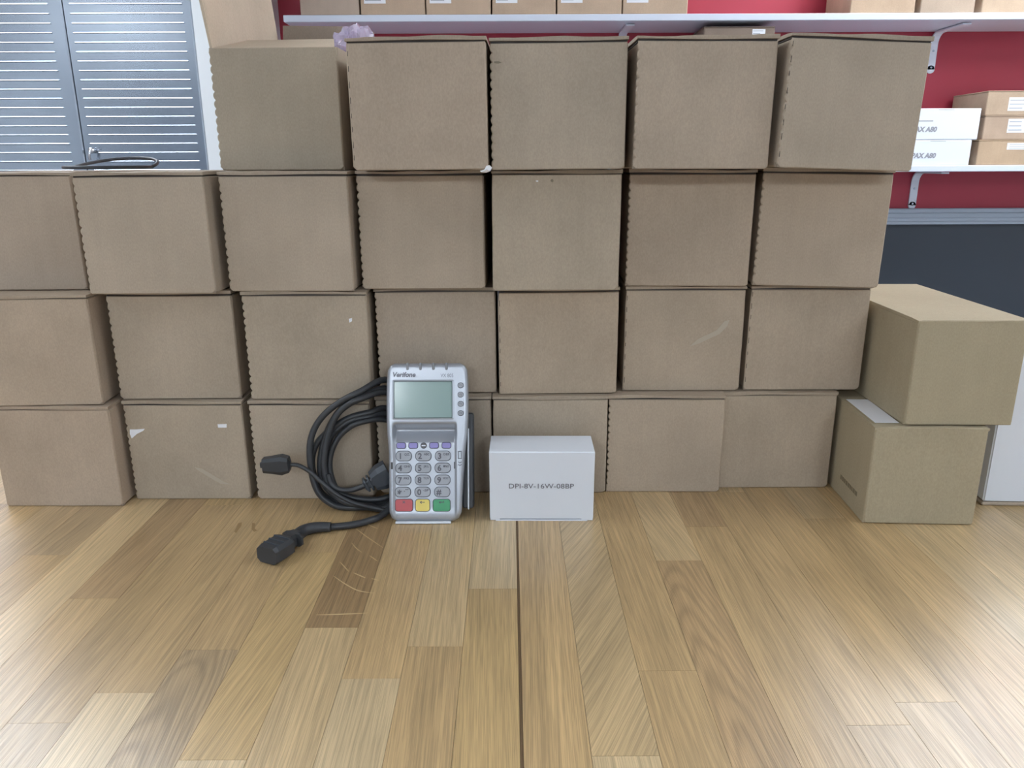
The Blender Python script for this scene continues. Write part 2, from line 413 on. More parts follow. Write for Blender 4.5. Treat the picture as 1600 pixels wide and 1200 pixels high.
shelf_carton(1.512, 1.80, ZL + .0783 + .0733, .074, 'topmost brown carton of the three beside the white cartons', [(-.04, .034, .07, .04)], (1.1, .98, .88))
for i, (x0, x1, z, h_, lab) in enumerate(((1.215, 1.484, ZL, .0785, 'lower white carton lettered in grey on the lower wall shelf'), (1.225, 1.499, ZL + .0788, .095, 'upper white carton lettered in grey on the lower wall shelf'))):
    o = tag(empty('white_carton', ((x0 + x1) / 2, SY + .005, z)), lab, 'box', 'white cartons on the lower shelf')
    w_ = (x1 - x0) / 2
    box('body', -w_, w_, 0, .2, 0, h_, WHITE_CARD, o, .003, 2)
    p = atY(1444 if i else 1442.5, 202.5 if i else 243.5, SY + .0045)
    text('lettering', 'PAX A80', .021, INK_SOFT, o, (p.x - (x0 + x1) / 2, -.0004, p.z - z), shear=.18, fat=.0011, width=.080)
    if i:
        q = atY(1446, 189, SY + .0045); box('print_line', q.x - (x0 + x1) / 2 - .025, q.x - (x0 + x1) / 2 + .025, -.0004, .0002, q.z - z - .0015, q.z - z + .0015, INK_SOFT, o)
    box('tuck_slot', -.0, .05, -.0003, .0004, h_ - .004, h_ - .0025, INK_SOFT, o)

# ================================================================== oak worktop, two halves of staves
PW = .0405
TY0, TY1 = -.05, 1.15
# stave joints read from the photograph (world y), per column counted from the seam; then tones of the staves from front to back
RJ = {1: [.377], 2: [.4563], 3: [.609], 4: [.675], 5: [.4017], 6: [.4227]}
LJ = {0: [.564], 1: [.4855], 2: [.4497], 3: [.510], 4: [.3755, .6275], 5: [.483], 6: [.436], 7: [.4077], 8: [.5525]}
T = {'m': (.47, .318, .155), 'l': (.52, .370, .195), 'p': (.56, .415, .235), 'd': (.33, .210, .10), 'w': (.41, .270, .135), 'g': (.45, .315, .17), 'y': (.49, .335, .155)}
RT = {0: 'm', 1: 'pl', 2: 'mm', 3: 'wl', 4: 'mw', 5: 'gm', 6: 'gm', 7: 'm'}
LT = {0: 'yp', 1: 'ml', 2: 'pm', 3: 'ld', 4: 'pym', 5: 'gm', 6: 'pm', 7: 'gm', 8: 'mw'}
SKEW = {('R', 1, 1): -.5, ('R', 3, 0): .05, ('R', 3, 1): .15, ('L', 5, 0): .12, ('L', 4, 1): -.14, ('L', 3, 0): .03}
SWIRL = {('R', 3, 0): 2.2, ('L', 5, 0): 2.6, ('L', 4, 1): .9, ('R', 4, 0): .9, ('R', 1, 1): .35, ('L', 6, 1): .9}
stave_me = bpy.data.meshes.new('stave')
b_ = box_bm(bmesh.new(), -.5, .5, -.5, .5, -.5, .5); bmesh.ops.recalc_face_normals(b_, faces=b_.faces); b_.to_mesh(stave_me); b_.free(); stave_me.materials.append(OAK)
def worktop(side, edge, sgn, ncol, label):
    t = tag(empty('oak_worktop', (edge + sgn * ncol * PW / 2, (TY0 + TY1) / 2, FLOOR)), label, 'worktop')
    for c in range(ncol):
        J = (RJ if side == 'R' else LJ).get(c, []); ton = (RT if side == 'R' else LT).get(c, '')
        cuts = list(J)
        if not cuts: cuts = [random.uniform(.3, .9)]
        while cuts[0] - TY0 > .62: cuts.insert(0, cuts[0] - random.uniform(.35, .6))
        n_front = len(cuts) - max(1, len(J))
        while TY1 - cuts[-1] > .55: cuts.append(cuts[-1] + random.uniform(.3, .5))
        ys = [TY0] + cuts + [TY1]
        for i in range(len(ys) - 1):
            k = i - n_front
            key = ton[k] if ton and 0 <= k < len(ton) else random.choice('mmlgyw')
            o = bpy.data.objects.new('stave', stave_me); link(o, t)
            xa, xb = sorted((edge + sgn * c * PW, edge + sgn * (c + 1) * PW)); g = .00012
            o.scale = (xb - xa - 2 * g, ys[i + 1] - ys[i] - 2 * g, .027)
            o.location = Vector(((xa + xb) / 2, (ys[i] + ys[i + 1]) / 2, -.0135 + random.uniform(-.00006, 0))) - t.location
            jit = random.uniform(.90, 1.08); o.color = (*[min(1, q * jit) for q in T[key]], 1)
            o['skew'] = float(SKEW.get((side, c, k), random.uniform(-.04, .04)))
            o['swirl'] = float(SWIRL.get((side, c, k), random.choice((.1, .25, .5, .9, .4, .7)))); o['fine'] = 1.0
    W_ = ncol * PW
    for sx in (-1, 1):
        for sy in (-1, 1):
            box('leg', sx * (W_ / 2 - .06) - .025, sx * (W_ / 2 - .06) + .025, sy * .52 - .025, sy * .52 + .025, 0, -FLOOR - .0275, WHITEMETAL, t, .002)
    return t
wl = worktop('L', .0049, -1, 26, 'oak stave worktop half carrying the card terminal and its cable')
wr = worktop('R', .0068, 1, 26, 'oak stave worktop half carrying the two loose khaki cartons')
box('seam_filler', .00495, .00675, TY0 + .01, TY1 - .01, -.020, -.0008, mat('seam_brown', (.14, .085, .04), .7), wl).location = -wl.location
# pale ray flecks on one dark stave
for pl in ([(556, 826), (572, 838), (600, 857)], [(549, 848), (557, 857), (565, 863)], [(577, 868), (590, 877)], [(531, 878), (545, 893)], [(552, 895), (566, 901), (571, 903)],
           [(521, 900), (540, 913), (560, 923), (585, 927)], [(494, 961), (530, 960), (575, 958)], [(560, 812), (580, 822), (590, 826)], [(580, 904), (592, 907)]):
    P = catmull([atZ(*q, .0) for q in pl], 6); n = len(P); bm = bmesh.new()
    wv = [.0006 * (.35 + math.sin(math.pi * k / (n - 1))) for k in range(n)]
    lo = [bm.verts.new((p.x, p.y - q, .00012)) for p, q in zip(P, wv)]; hi = [bm.verts.new((p.x, p.y + q, .00012)) for p, q in zip(P, wv)]
    for i in range(n - 1): bm.faces.new((lo[i], lo[i + 1], hi[i + 1], hi[i]))
    bm_obj('ray_fleck', bm, mat('pale_oak_fleck', (.60, .44, .24), .5), wl).location = -wl.location
# dark specks on the wood in front of the stack
for pl in ([(372, 818), (378, 816), (377, 822), (369, 833), (366, 831)], [(394, 817), (399, 818), (398, 826), (402, 829), (397, 831), (393, 827)]):
    bm = bmesh.new(); bm.faces.new([bm.verts.new((q.x, q.y, .00010)) for q in (atZ(*p_) for p_ in pl)])
    bm_obj('wood_stain', bm, mat('dark_oak_stain', (.30, .195, .09), .5), wl).location = -wl.location

# ================================================================== the wall of brown cartons
ROWZ = [0.0, .1086, .2197, .3330]; ROWH = [.1083, .1108, .1130, .1112]
#  name: (row, x, y front, yaw, roll, width, tint, style)   style: s scalloped left crease, d dashed crease, p plain
CART = [
 (3, -.0800, .7177, -1.6, .35, .1215, (1.03, .97, .93), 'd'),
 (3, .0441, .7232, -1.0, .35, .1207, (.97, .97, .95), 's'),
 (3, .1715, .7155, .7, -.2, .1218, (1.0, .96, .93), 's'),
 (3, .2980, .7087, 1.6, -2.0, .1222, (.95, .95, .93), 'ds'),
 (2, -.4797, .7576, 1.5, .1, .1215, (.97, .92, .90), 'p'),
 (2, -.3417, .7308, -1.1, .25, .1214, (1.0, .98, .95), 's'),
 (2, -.2123, .7437, -.95, 0, .1216, (1.0, .98, .95), 's'),
 (2, -.0851, .7547, -1.4, .2, .1216, (1.0, .97, .93), 's'),
 (2, .0444, .7413, .5, 0, .1218, (.98, .98, .93), 'p'),
 (2, .1765, .7651, -2.2, -.1, .1218, (1.03, .97, .91), 's'),
 (2, .3020, .7565, -4.0, -1.0, .1220, (1.03, .97, .91), 's'),
 (1, -.4674, .7297, 2.4, 0, .1215, (1.08, 1.0, .92), 'p'),
 (1, -.3362, .7500, 1.8, -.2, .1219, (1.0, .98, .93), 's'),
 (1, -.2025, .7474, .6, -.1, .1222, (.98, .97, .92), 's'),
 (1, -.0751, .7667, .3, .25, .1216, (.98, .95, .92), 's'),
 (1, .0492, .7620, .6, .25, .1214, (1.05, .99, .90), 'd'),
 (1, .1785, .7715, -1.0, .1, .1214, (1.04, .99, .91), 'd'),
 (1, .3053, .7720, -.4, -.1, .1215, (1.02, .97, .90), 'd'),
 (0, -.4606, .7285, -.8, .1, .1208, (1.08, .99, .92), 'p'),
 (0, -.3341, .7445, -.2, -.05, .1208, (.98, .97, .91), 's'),
 (0, -.2050, .7435, 0, 0, .1224, (.97, .96, .92), 's'),
 (0, -.0800, .7578, .2, 0, .1200, (.95, .95, .93), 's'),
 (0, .0413, .7551, .35, 0, .1190, (.98, .96, .90), 'p'),
 (0, .1622, .7568, -1.1, .1, .1206, (1.04, .99, .92), 's'),
 (0, .2833, .7665, -.6, .1, .1180, (1.04, 1.0, .92), 'p'),
]
DEPTH = .205
def front_outline(w_, h_, style, rnd):
    """counter-clockwise front panel: torn or scalloped left crease, clipped bottom corners"""
    c = rnd.uniform(.002, .004); c2 = rnd.uniform(.0015, .004)
    P = [(-w_ / 2 + c2, 0), (w_ / 2 - c, 0), (w_ / 2, c * .9)]
    P += [(w_ / 2 - rnd.uniform(0, .0003), h_ * k / 6) for k in range(1, 6)]
    P += [(w_ / 2 - .0006, h_), (-w_ / 2 + .0006, h_)]
    n = 56 if 's' in style else 8; amp = .0019 if 's' in style else .0003; ph = rnd.uniform(0, 6)
    for i in range(1, n):
        z = h_ - (h_ - c2) * i / n
        e = amp * (1, .25, 0, .25)[i % 4] * rnd.uniform(.5, 1.1)
        P.append((-w_ / 2 + e, z))
    P.append((-w_ / 2, c2))
    return P
def lid_mesh(w_, d, z0, th, rnd, name, m, parent, tint, over=.0006):
    """lid sheet with an uneven front edge"""
    n = 22; bm = bmesh.new(); rows = []; b1, b2 = rnd.uniform(0, 6), rnd.uniform(0, 6); lift = rnd.uniform(-.0007, .0007)
    for i in range(n + 1):
        t = i / n; x = (t - .5) * (w_ + .0008)
        u = .00055 * math.sin(4 * t + b1) + .00035 * math.sin(13 * t + b2) + rnd.uniform(-.0001, .0001) + lift * (t - .5)
        yf = -over + .0005 * math.sin(9 * t + b2)
        dn = .0004 * math.sin(6 * t + b2)
        rows.append([bm.verts.new(p) for p in ((x, yf, z0 + dn), (x, yf - .0001, z0 + th * .5 + u * .5), (x, yf, z0 + th + u - .0006), (x, .012, z0 + th - .0004), (x, d, z0 + th - .0004), (x, d, z0), (x, .01, z0))])
    for a, b in zip(rows, rows[1:]):
        for k in range(7): bm.faces.new((a[k], b[k], b[(k + 1) % 7], a[(k + 1) % 7]))
    bm.faces.new(rows[0]); bm.faces.new(rows[-1][::-1])
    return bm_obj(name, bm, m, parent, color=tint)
ROWN = ['bottom', 'second', 'third', 'top']
ORD = ['end one', 'second', 'third', 'fourth', 'fifth', 'sixth', 'seventh']
rows = {}
for c in CART: rows.setdefault(c[0], []).append(c)
CARTONS = {}
def carton(row, x, y, yaw, roll, w_, tint, style, label):
    rnd = random.Random(int(x * 1e4) + row * 977)
    tint = [1 + (q - 1) * .55 for q in tint]
    h_ = ROWH[row]; lift = abs(math.sin(R(roll))) * w_ / 2
    o = tag(empty('brown_carton', (x, y, ROWZ[row] + (-.0008 if abs(roll) > 1.5 else lift * .3)), (0, -R(roll), R(yaw))), label, 'box', 'brown cartons stacked as a wall')
    hb = h_ - .0048 if style != 'p' else h_ - .0040
    box('body', -w_ / 2 + .0014, w_ / 2, .0012, DEPTH, .0003, hb, KRAFT, o, .0012, color=tint)
    plate('front_panel', front_outline(w_, hb - .0002, style, rnd), 0, .0016, .0009, KRAFT, o, color=tint)
    box('lid_gap_shade', -w_ / 2 + .001, w_ / 2 - .001, .0016, DEPTH - .001, hb - .0005, h_ - .0022, DARK, o)  # dark fill, paints the shade in the gap under the lid
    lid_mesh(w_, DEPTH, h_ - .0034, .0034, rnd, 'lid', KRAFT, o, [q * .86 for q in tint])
    if 'd' in style:
        bm = bmesh.new(); z = h_ * .08
        while z < h_ * .9:
            k = rnd.uniform(.0035, .006); box_bm(bm, -w_ / 2 + .0012, -w_ / 2 + .0017, -.0001, .0004, z, z + k); z += k + rnd.uniform(.006, .010)
        s = bm_obj('crease_slits', bm, DARK, o); s['kind'] = 'stuff'
    # folded corner tab at the bottom
    sx = 1 if x < 0 else -1
    mesh_obj('corner_tab', [(sx * w_ / 2, .0004, .0002), (sx * (w_ / 2 - .0045), .0003, .0002), (sx * (w_ / 2 - .001), .0003, .0042), (sx * (w_ / 2), .006, .0002), (sx * w_ / 2, .006, .0042)],
             [(0, 1, 2), (0, 2, 4, 3), (1, 3, 4, 2), (0, 3, 1)], KRAFT, o, color=[q * .7 for q in tint])
    return o
for row, L_ in rows.items():
    n = len(L_)
    for i, c in enumerate(L_):
        k = n - 1 - i
        where = {0: 'at the end beside the khaki cartons'}.get(k, f'{ORD[k]} from the khaki-carton end')
        CARTONS[(row, k)] = carton(*c, f'brown carton, {ROWN[row]} course of the stack, {where}')

def on_front(o, px, py):
    """point on a carton's front plane seen at a pixel, in the carton's own axes"""
    bpy.context.view_layer.update()
    M = o.matrix_world.inverted(); a = M @ O; d = M.to_3x3() @ ray(px, py)
    return a + d * ((-.0002 - a.y) / d.y)
def scrap(o, pix, m=PAPER, name='paper_scrap', th=.0003):
    P = [on_front(o, *p) for p in pix]
    V = [(p.x, -.0002 - th, p.z) for p in P] + [(p.x, .0001, p.z) for p in P]; n = len(P)
    bm = bmesh.new(); vs = [bm.verts.new(v) for v in V]
    bm.faces.new(vs[:n]); bm.faces.new(vs[n:][::-1])
    for i in range(n): bm.faces.new((vs[i], vs[n + i], vs[n + (i + 1) % n], vs[(i + 1) % n]))
    return bm_obj(name, bm, m, o)
c = CARTONS[(0, 5)]; scrap(c, [(203, 671), (213, 671), (226, 670), (224, 673), (214, 678), (206, 685), (203, 678)]); scrap(c, [(340, 663), (354, 662.5), (354, 668), (341, 668)])
SCUFF = mat('pale_scuff', (.46, .395, .315), .9)
scrap(c, [(304, 730), (316, 733), (330, 741), (350, 753), (360, 757), (345, 756), (326, 745), (308, 734)], SCUFF, 'scuff', .0001)
c = CARTONS[(1, 4)]; scrap(c, [(545, 498), (550, 497), (550, 502), (546, 504)])
SMUDGE = mat('brown_smudge', (.22, .19, .14), .9)
scrap(CARTONS[(3, 2)], [(772, 96), (779, 95.5), (784, 98), (778, 99.5), (772, 98.5)], SMUDGE, 'smudge', .0001)
c = CARTONS[(2, 2)]; scrap(c, [(861, 280), (864, 280), (865, 283), (863, 285), (860, 283)], SMUDGE, 'smudge', .0001); scrap(c, [(837, 282), (841, 282), (841, 284), (838, 284)])
c = CARTONS[(1, 1)]; scrap(c, [(1078, 541), (1092, 529), (1108, 522), (1120, 516), (1132, 502), (1140, 500), (1136, 510), (1124, 522), (1108, 529), (1094, 536)], SCUFF, 'scuff', .0001)
# crumpled white tape end at the foot of the gap in the top course
c = CARTONS[(3, 3)]
bm = bmesh.new(); P = [on_front(c, *q) for q in ((750, 267), (757, 265), (760, 259), (765, 258), (769, 262), (766, 267), (760, 270), (752, 269))]
ctr = bm.verts.new((sum(p.x for p in P) / 8, -.004, sum(p.z for p in P) / 8)); ring = [bm.verts.new((p.x, -.0006 - (i % 2) * .002, p.z)) for i, p in enumerate(P)]; bk = [bm.verts.new((p.x, .0004, p.z)) for p in P]
for i in range(8): bm.faces.new((ctr, ring[i], ring[(i + 1) % 8])); bm.faces.new((ring[i], bk[i], bk[(i + 1) % 8], ring[(i + 1) % 8]))
bm_obj('torn_tape', bm, PAPER, c)

# ------------------------------------------------------------------ the open carton with raised flaps
ox, oy, oz, ow, oh, tint = -.2202, .7729, ROWZ[3], .1212, .1100, (.92, .93, .90)
o = tag(empty('open_carton', (ox, oy, oz), (0, 0, R(-2.5))), 'open brown carton with raised flaps in the top course of the stack', 'box', 'brown cartons stacked as a wall')
rnd = random.Random(5); th = .003
plate('front_panel', front_outline(ow, oh, 's', rnd), 0, th, .0009, KRAFT, o, color=tint)
box('side_panel', -ow / 2 + .0012, -ow / 2 + th, th, DEPTH, 0, oh, KRAFT, o, color=tint)
box('side_panel', ow / 2 - th, ow / 2, th, DEPTH, 0, oh, KRAFT, o, color=tint)
box('back_panel', -ow / 2 + th, ow / 2 - th, DEPTH - th, DEPTH, 0, oh, KRAFT, o, color=tint)
box('bottom_panel', -ow / 2 + th, ow / 2 - th, th, DEPTH - th, 0, th, KRAFT, o, color=tint)
def flap(name, P, nrm, m=KRAFT, t_=.0025, tn=tint):
    P = [Vector(p) for p in P]; nv = Vector(nrm).normalized() * t_; n = len(P); bm = bmesh.new()
    a = [bm.verts.new(p) for p in P]; b = [bm.verts.new(p + nv) for p in P]
    bm.faces.new(a); bm.faces.new(b[::-1])
    for i in range(n): bm.faces.new((a[i], b[i], b[(i + 1) % n], a[(i + 1) % n]))
    return bm_obj(name, bm, m, o, color=tn)
hw = ow / 2
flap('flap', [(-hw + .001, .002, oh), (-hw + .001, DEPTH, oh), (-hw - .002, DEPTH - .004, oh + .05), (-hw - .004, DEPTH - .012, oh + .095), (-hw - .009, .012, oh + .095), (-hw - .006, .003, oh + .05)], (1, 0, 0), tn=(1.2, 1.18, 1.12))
flap('flap', [(-hw + .004, .0005, oh), (hw - .002, .0005, oh), (hw - .014, .047, oh + .0135), (-hw + .020, .050, oh + .0135)], (0, .2, -1), tn=(1.1, 1.07, 1.0))  # lighter tint carries the light falling on this upturned front flap
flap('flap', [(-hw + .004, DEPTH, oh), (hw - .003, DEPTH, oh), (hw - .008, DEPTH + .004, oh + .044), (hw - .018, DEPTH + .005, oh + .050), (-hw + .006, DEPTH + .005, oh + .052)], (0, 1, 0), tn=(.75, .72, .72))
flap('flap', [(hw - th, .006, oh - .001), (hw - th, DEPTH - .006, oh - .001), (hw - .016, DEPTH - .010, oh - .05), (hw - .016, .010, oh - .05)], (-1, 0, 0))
box('glued_tab', -hw + .0035, -hw + .0048, DEPTH - .03, DEPTH - .004, oh, oh + .03, KRAFT, o, color=tint)
# crumpled plastic film poking out of it
FILM = mat('clear_film', (.80, .72, .90), .12)
fb = FILM.node_tree.nodes['Principled BSDF']; fb.inputs['Transmission Weight'].default_value = .55; fb.inputs['IOR'].default_value = 1.2; fb.inputs['Alpha'].default_value = .75
bm = bmesh.new(); bmesh.ops.create_icosphere(bm, subdivisions=4, radius=1); rr = random.Random(3)
cs = [Vector((rr.uniform(-1, 1), rr.uniform(-1, 1), rr.uniform(-1, 1))).normalized() for _ in range(34)]
for v in bm.verts:
    d = max(v.co.normalized().dot(k) for k in cs); f = .62 + 2.8 * (d - .82) + rr.uniform(-.13, .13)
    v.co = Vector((v.co.x * .024 * f, v.co.y * .040 * f, v.co.z * .030 * f))
film = bm_obj('plastic_film', bm, FILM, None, loc=(-.168, .905, oz + oh + .009)); tag(film, 'crumpled clear plastic film poking out of the open carton', 'plastic film')
# grey cord lying on the end of the third course
bm = bmesh.new(); P = [Vector((-.432 + .042 * math.cos(a), .87 + .06 * math.sin(a), ROWZ[3] + .0032 + .010 * max(0, math.sin(a)))) for a in [R(k * 12) for k in range(0, 31)]]
tube_bm(bm, P, .0018, 8); gc = bm_obj('grey_cord', bm, mat('grey_cord', (.05, .055, .065), .5), None, True); tag(gc, 'loop of grey cord lying on the stack in front of the steel cabinet', 'cord')

# ------------------------------------------------------------------ khaki cartons and white carton at the side
def khaki(name, loc, yaw, w_, h_, d, label, wedge=0):
    o = tag(empty(name, loc, (0, 0, R(yaw))), label, 'box')
    bm = box_bm(bmesh.new(), -w_ / 2, w_ / 2, 0, d, 0, h_ - .0028, .0012, 2)
    bm_obj('body', bm, KHAKI, o)
    P = rrect(0, h_ / 2, w_ - .001, h_ - .001, .003, 3)
    plate('front_flap', P, -.0012, .0012, .0009, KHAKI, o)
    lid_mesh(w_, d, h_ - .0029, .0029, random.Random(len(name) + int(w_ * 1e5)), 'lid', KHAKI, o, (1, 1, 1), .0012)
    return o
k2 = khaki('khaki_carton', (.3950, .6785, 0), -3.0, .1045, .0997, .200, 'khaki carton standing on the worktop under another one')
k1 = khaki('khaki_carton', (.4205, .6822, .1000), -1.6, .1000, .1010, .215, 'khaki carton resting on top of another, leaning on the stack')
for k in (k1, k2): k['group'] = 'loose khaki cartons'
# printed strip and shipping label of the lower carton
lb = box('label', -.0495, -.026, .010, .085, .0998, .1001, PAPER, k2)
box('label_tape', -.0500, -.0488, .008, .088, .097, .1002, KHAKI, k2)
bm = bmesh.new(); y = .020; rr = random.Random(2)
while y < .064:
    L_ = rr.uniform(.0025, .005); box_bm(bm, -.05245, -.0522, y, y + L_, .019, .0235); y += L_ + .0012
s = bm_obj('faded_print', bm, mat('faded_print', (.20, .165, .10), .8), k2); s['kind'] = 'stuff'
wb = tag(empty('white_carton', (.560, .716, 0), (0, 0, R(-3.0))), 'white carton standing behind the khaki cartons on the worktop', 'box')
box('body', -.077, .077, 0, .13, .0042, .162, WHITE_CARD, wb, .0015)
box('brown_base', -.078, .078, -.001, .13, 0, .0040, KRAFT, wb, .001)
plate('front_flap', rrect(0, .083, .152, .156, .002, 3), -.0006, .0004, .0003, WHITE_CARD, wb)

# ------------------------------------------------------------------ small white adapter box
o = tag(empty('white_box', (.0301, .6896, 0), (0, 0, R(-.9))), 'small white card box lettered in grey beside the card terminal', 'box')
W2, H2, D2 = .1018, .0724, .046
box('body', -W2 / 2, W2 / 2, .0006, D2, .0016, H2, WHITE_CARD, o, .0010, 2)
P = [(-W2 / 2 + .0005, .0004), (-W2 / 2 + .0098, .0004), (-W2 / 2 + .0100, .0022), (W2 / 2 - .0118, .0022), (W2 / 2 - .0116, .0004), (W2 / 2 - .0005, .0004), (W2 / 2, H2 - .001), (-W2 / 2, H2 - .001)]
plate('front_panel', P, 0, .0009, .0003, WHITE_CARD, o)
box('bottom_flap', -W2 / 2 + .006, W2 / 2 - .006, -.0006, D2 - .001, 0, .0012, WHITE_CARD, o)
p = on_front(o, 845.5, 760)
text('lettering', 'DPI-8V-16W-08BP', .0072, INK, o, (p.x, -.0002, p.z), width=.0632)

# ================================================================== card terminal
TL = R(17)
dv = tag(empty('card_terminal', (-.0815, .682, .0028), (-TL, 0, 0)), 'silver card payment terminal with keypad leaning on the stack', 'card terminal')
LFT = [(-.0005, -.0300), (.003, -.0352), (.009, -.0376), (.04, -.0378), (.068, -.0380), (.085, -.0394), (.100, -.0401), (.122, -.0402), (.140, -.0397), (.148, -.0388), (.1525, -.0365), (.1550, -.0320)]
RGT = [(-.0005, .0250), (.003, .0305), (.009, .0333), (.04, .0352), (.068, .0371), (.085, .0392), (.100, .0403), (.122, .0406), (.140, .0402), (.148, .0394), (.1525, .0372), (.1550, .0325)]
def lerp(T_, v):
    for (a, x), (b, y) in zip(T_, T_[1:]):
        if v <= b: t = max(0, (v - a) / (b - a)); return x + (y - x) * t
    return T_[-1][1]
def sm(a, b, v): t = min(1, max(0, (v - a) / (b - a))); return t * t * (3 - 2 * t)
def depth(u, v):
    """how far the front skin sinks behind the front plane"""
    l, r = lerp(LFT, v), lerp(RGT, v)
    e = min(u - l, r - u, .1550 - v); k = .004
    d = k * (1 - math.sqrt(max(0, 1 - (1 - min(1, e / k)) ** 2))) if e < k else 0
    if v < .012: d += .007 * (1 - math.sqrt(max(0, 1 - ((.012 - v) / .0125) ** 2)))
    inside = sm(-.0345, -.0305, u) * (1 - sm(.0265, .0290, u))
    prof = 0
    if v < .097: prof = .0100 * (1 - sm(.0890, .0975, v))
    if v < .0895: prof = .0022 + .0078 * sm(.0765, .0895, v)
    if v < .012: prof *= max(0, v / .012)
    return d + prof * inside
vs_ = [-.0005, .0003, .001, .002, .0032, .0045, .006, .008, .010, .012] + [.012 + .0022 * i for i in range(1, 29)] + [.0746 + .0011 * i for i in range(1, 22)] + [.0995, .104, .112, .120, .130, .138, .144, .148, .1500, .1515, .1525, .1535, .1542, .1547, .1550]
us_ = [0, .004, .010, .018, .028, .040, .052] + [.052 + .009 * i for i in range(1, 12)] + [.2, .3, .4, .5, .6, .7, .78, .80] + [.80 + .0105 * i for i in range(1, 14)] + [.945, .958, .970, .980, .988, .995, 1]
us_ = sorted(set(us_)); bm = bmesh.new(); grid = []
for v in vs_:
    l, r = lerp(LFT, v), lerp(RGT, v)
    grid.append([bm.verts.new((l + (r - l) * s, depth(l + (r - l) * s, v), v)) for s in us_])
for a, b in zip(grid, grid[1:]):
    for i in range(len(us_) - 1): bm.faces.new((a[i], a[i + 1], b[i + 1], b[i]))
loop = grid[0][:] + [g[-1] for g in grid[1:]] + grid[-1][-2::-1] + [g[0] for g in grid[-2:0:-1]]
backring = []
for v in loop:
    backring.append(bm.verts.new((v.co.x * .985, .013, max(v.co.z, .013 * .306 - .0026) if v.co.z < .05 else v.co.z - .0005)))
n = len(loop)
for i in range(n): bm.faces.new((loop[i], backring[i], backring[(i + 1) % n], loop[(i + 1) % n]))
bm_obj('front_shell', bm, SILVER, dv, True)
# back shell
P = [(-.0345, .0075), (.0300, .0075), (.0345, .03), (.0385, .10), (.0380, .145), (.034, .151), (-.034, .151), (-.0385, .145), (-.0385, .10), (-.0365, .03)]
plate('back_shell', P, .0128, .0260, .0003, GREYP, dv)
plate('seam_gasket', [(a * 1.01, b) for a, b in P], .0118, .0132, .0001, BLACKP, dv)
# card swipe rail on the side
plate('swipe_rail', rrect(.0390, .0585, .0115, .095, .003, 4), .0140, .0275, .0012, BLACKP, dv)
plate('swipe_rail_trim', rrect(.0395, .0505, .0016, .080, .0007, 3), .0105, .0150, .0004, SILVERL, dv)
# base lip
box('base_lip', -.0316, .0228, .0010, .0100, -.0020, .0006, SILVERL, dv, .0005)
# screen
sx0, sx1, sz0, sz1 = -.0325, .0249, .1012, .1373
scx, scz = (sx0 + sx1) / 2, (sz0 + sz1) / 2
def ring_plate(name, cx, cz, w_, h_, t_, y0, y1, r, m, parent):
    A = rrect(cx, cz, w_, h_, r, 4); B = rrect(cx, cz, w_ - 2 * t_, h_ - 2 * t_, max(.0003, r - t_), 4); n = len(A); bm = bmesh.new()
    a0 = [bm.verts.new((p[0], y0 + .0004, p[1])) for p in A]; b0 = [bm.verts.new((p[0], y0, p[1])) for p in B]
    a1 = [bm.verts.new((p[0], y1, p[1])) for p in A]; b1 = [bm.verts.new((p[0], y1, p[1])) for p in B]
    for i in range(n):
        j = (i + 1) % n
        for q in ((a0[i], a0[j], b0[j], b0[i]), (a0[i], a1[i], a1[j], a0[j]), (b0[i], b0[j], b1[j], b1[i])): bm.faces.new(q)
    return bm_obj(name, bm, m, parent)
ring_plate('screen_bezel', scx, scz, sx1 - sx0 + .0032, sz1 - sz0 + .0032, .0016, -.0011, .0006, .0018, SILVER, dv)
scr = plate('screen', rrect(scx, scz, sx1 - sx0, sz1 - sz0, .0006, 2), -.0002, .0006, .0001, LCD, dv)
ring_plate('screen_edge', scx, scz, sx1 - sx0, sz1 - sz0, .0007, -.0005, .0002, .0006, mat('lcd_edge', (.15, .2, .2), .4), scr)
# status light notches on the top edge
for i in range(4):
    plate('status_light', rrect(-.0191 + .0127 * i, .1518, .0026, .0072, .0012, 4), -.0006, .0050, .0002, mat('smoked_lens', (.16, .16, .17), .3), dv)
text('maker_lettering', 'Verifone', .0066, INK, dv, (-.0227, -.0002, .1437), shear=.22, fat=.0002, width=.0222)
text('model_lettering', 'VX 805', .0050, INK, dv, (.0197, -.0002, .1427), width=.0124)
# keys
def key(name, u, v, w_, h_, m, r=None, rim=.0006, hgt=.0011):
    base = depth(u, v); r = r or h_ / 2
    k = empty(name, (u, base, v)); k.parent = dv
    plate('key_rim', rrect(0, 0, w_, h_, r), -.0005, .0006, .0001, KEYRIM, k)
    plate('key_cap', rrect(0, 0, w_ - 2 * rim, h_ - 2 * rim, r - rim), -hgt, 0, .0003, m, k)
    return k
def kt(k, body, size, du, dz, m=INK, **kw): return text('key_print', body, size, m, k, (du, -.00122, dz), **kw)
U0 = .0815
nums = [('1', 'QZ.'), ('2', 'ABC'), ('3', 'DEF'), ('4', 'GHI'), ('5', 'JKL'), ('6', 'MNO'), ('7', 'PRS'), ('8', 'TUV'), ('9', 'WXY'), ('*', ",'\""), ('0', '-SP'), ('#', '')]
for i, (a, b) in enumerate(nums):
    rw, cl = divmod(i, 3)
    u = -.0231 + .0192 * cl - .0003 * rw; v = .0642 - .01172 * rw
    k = key('number_key', u, v, .0159, .0104, KEYG, .0046)
    kt(k, a, .0078 if a != '*' else .0095, -.0032, -.0003 if a != '*' else -.0018, fat=.0002)
    if b: kt(k, b, .0030, .0033, .0016 if a != '*' else .0018, INK, fat=.00005, width=.0055 if a != '*' else .0045)
for u in (-.0257, -.0138, .0066, .0186): key('function_key', u, .0745, .0096, .0064, KEYP, .0022)
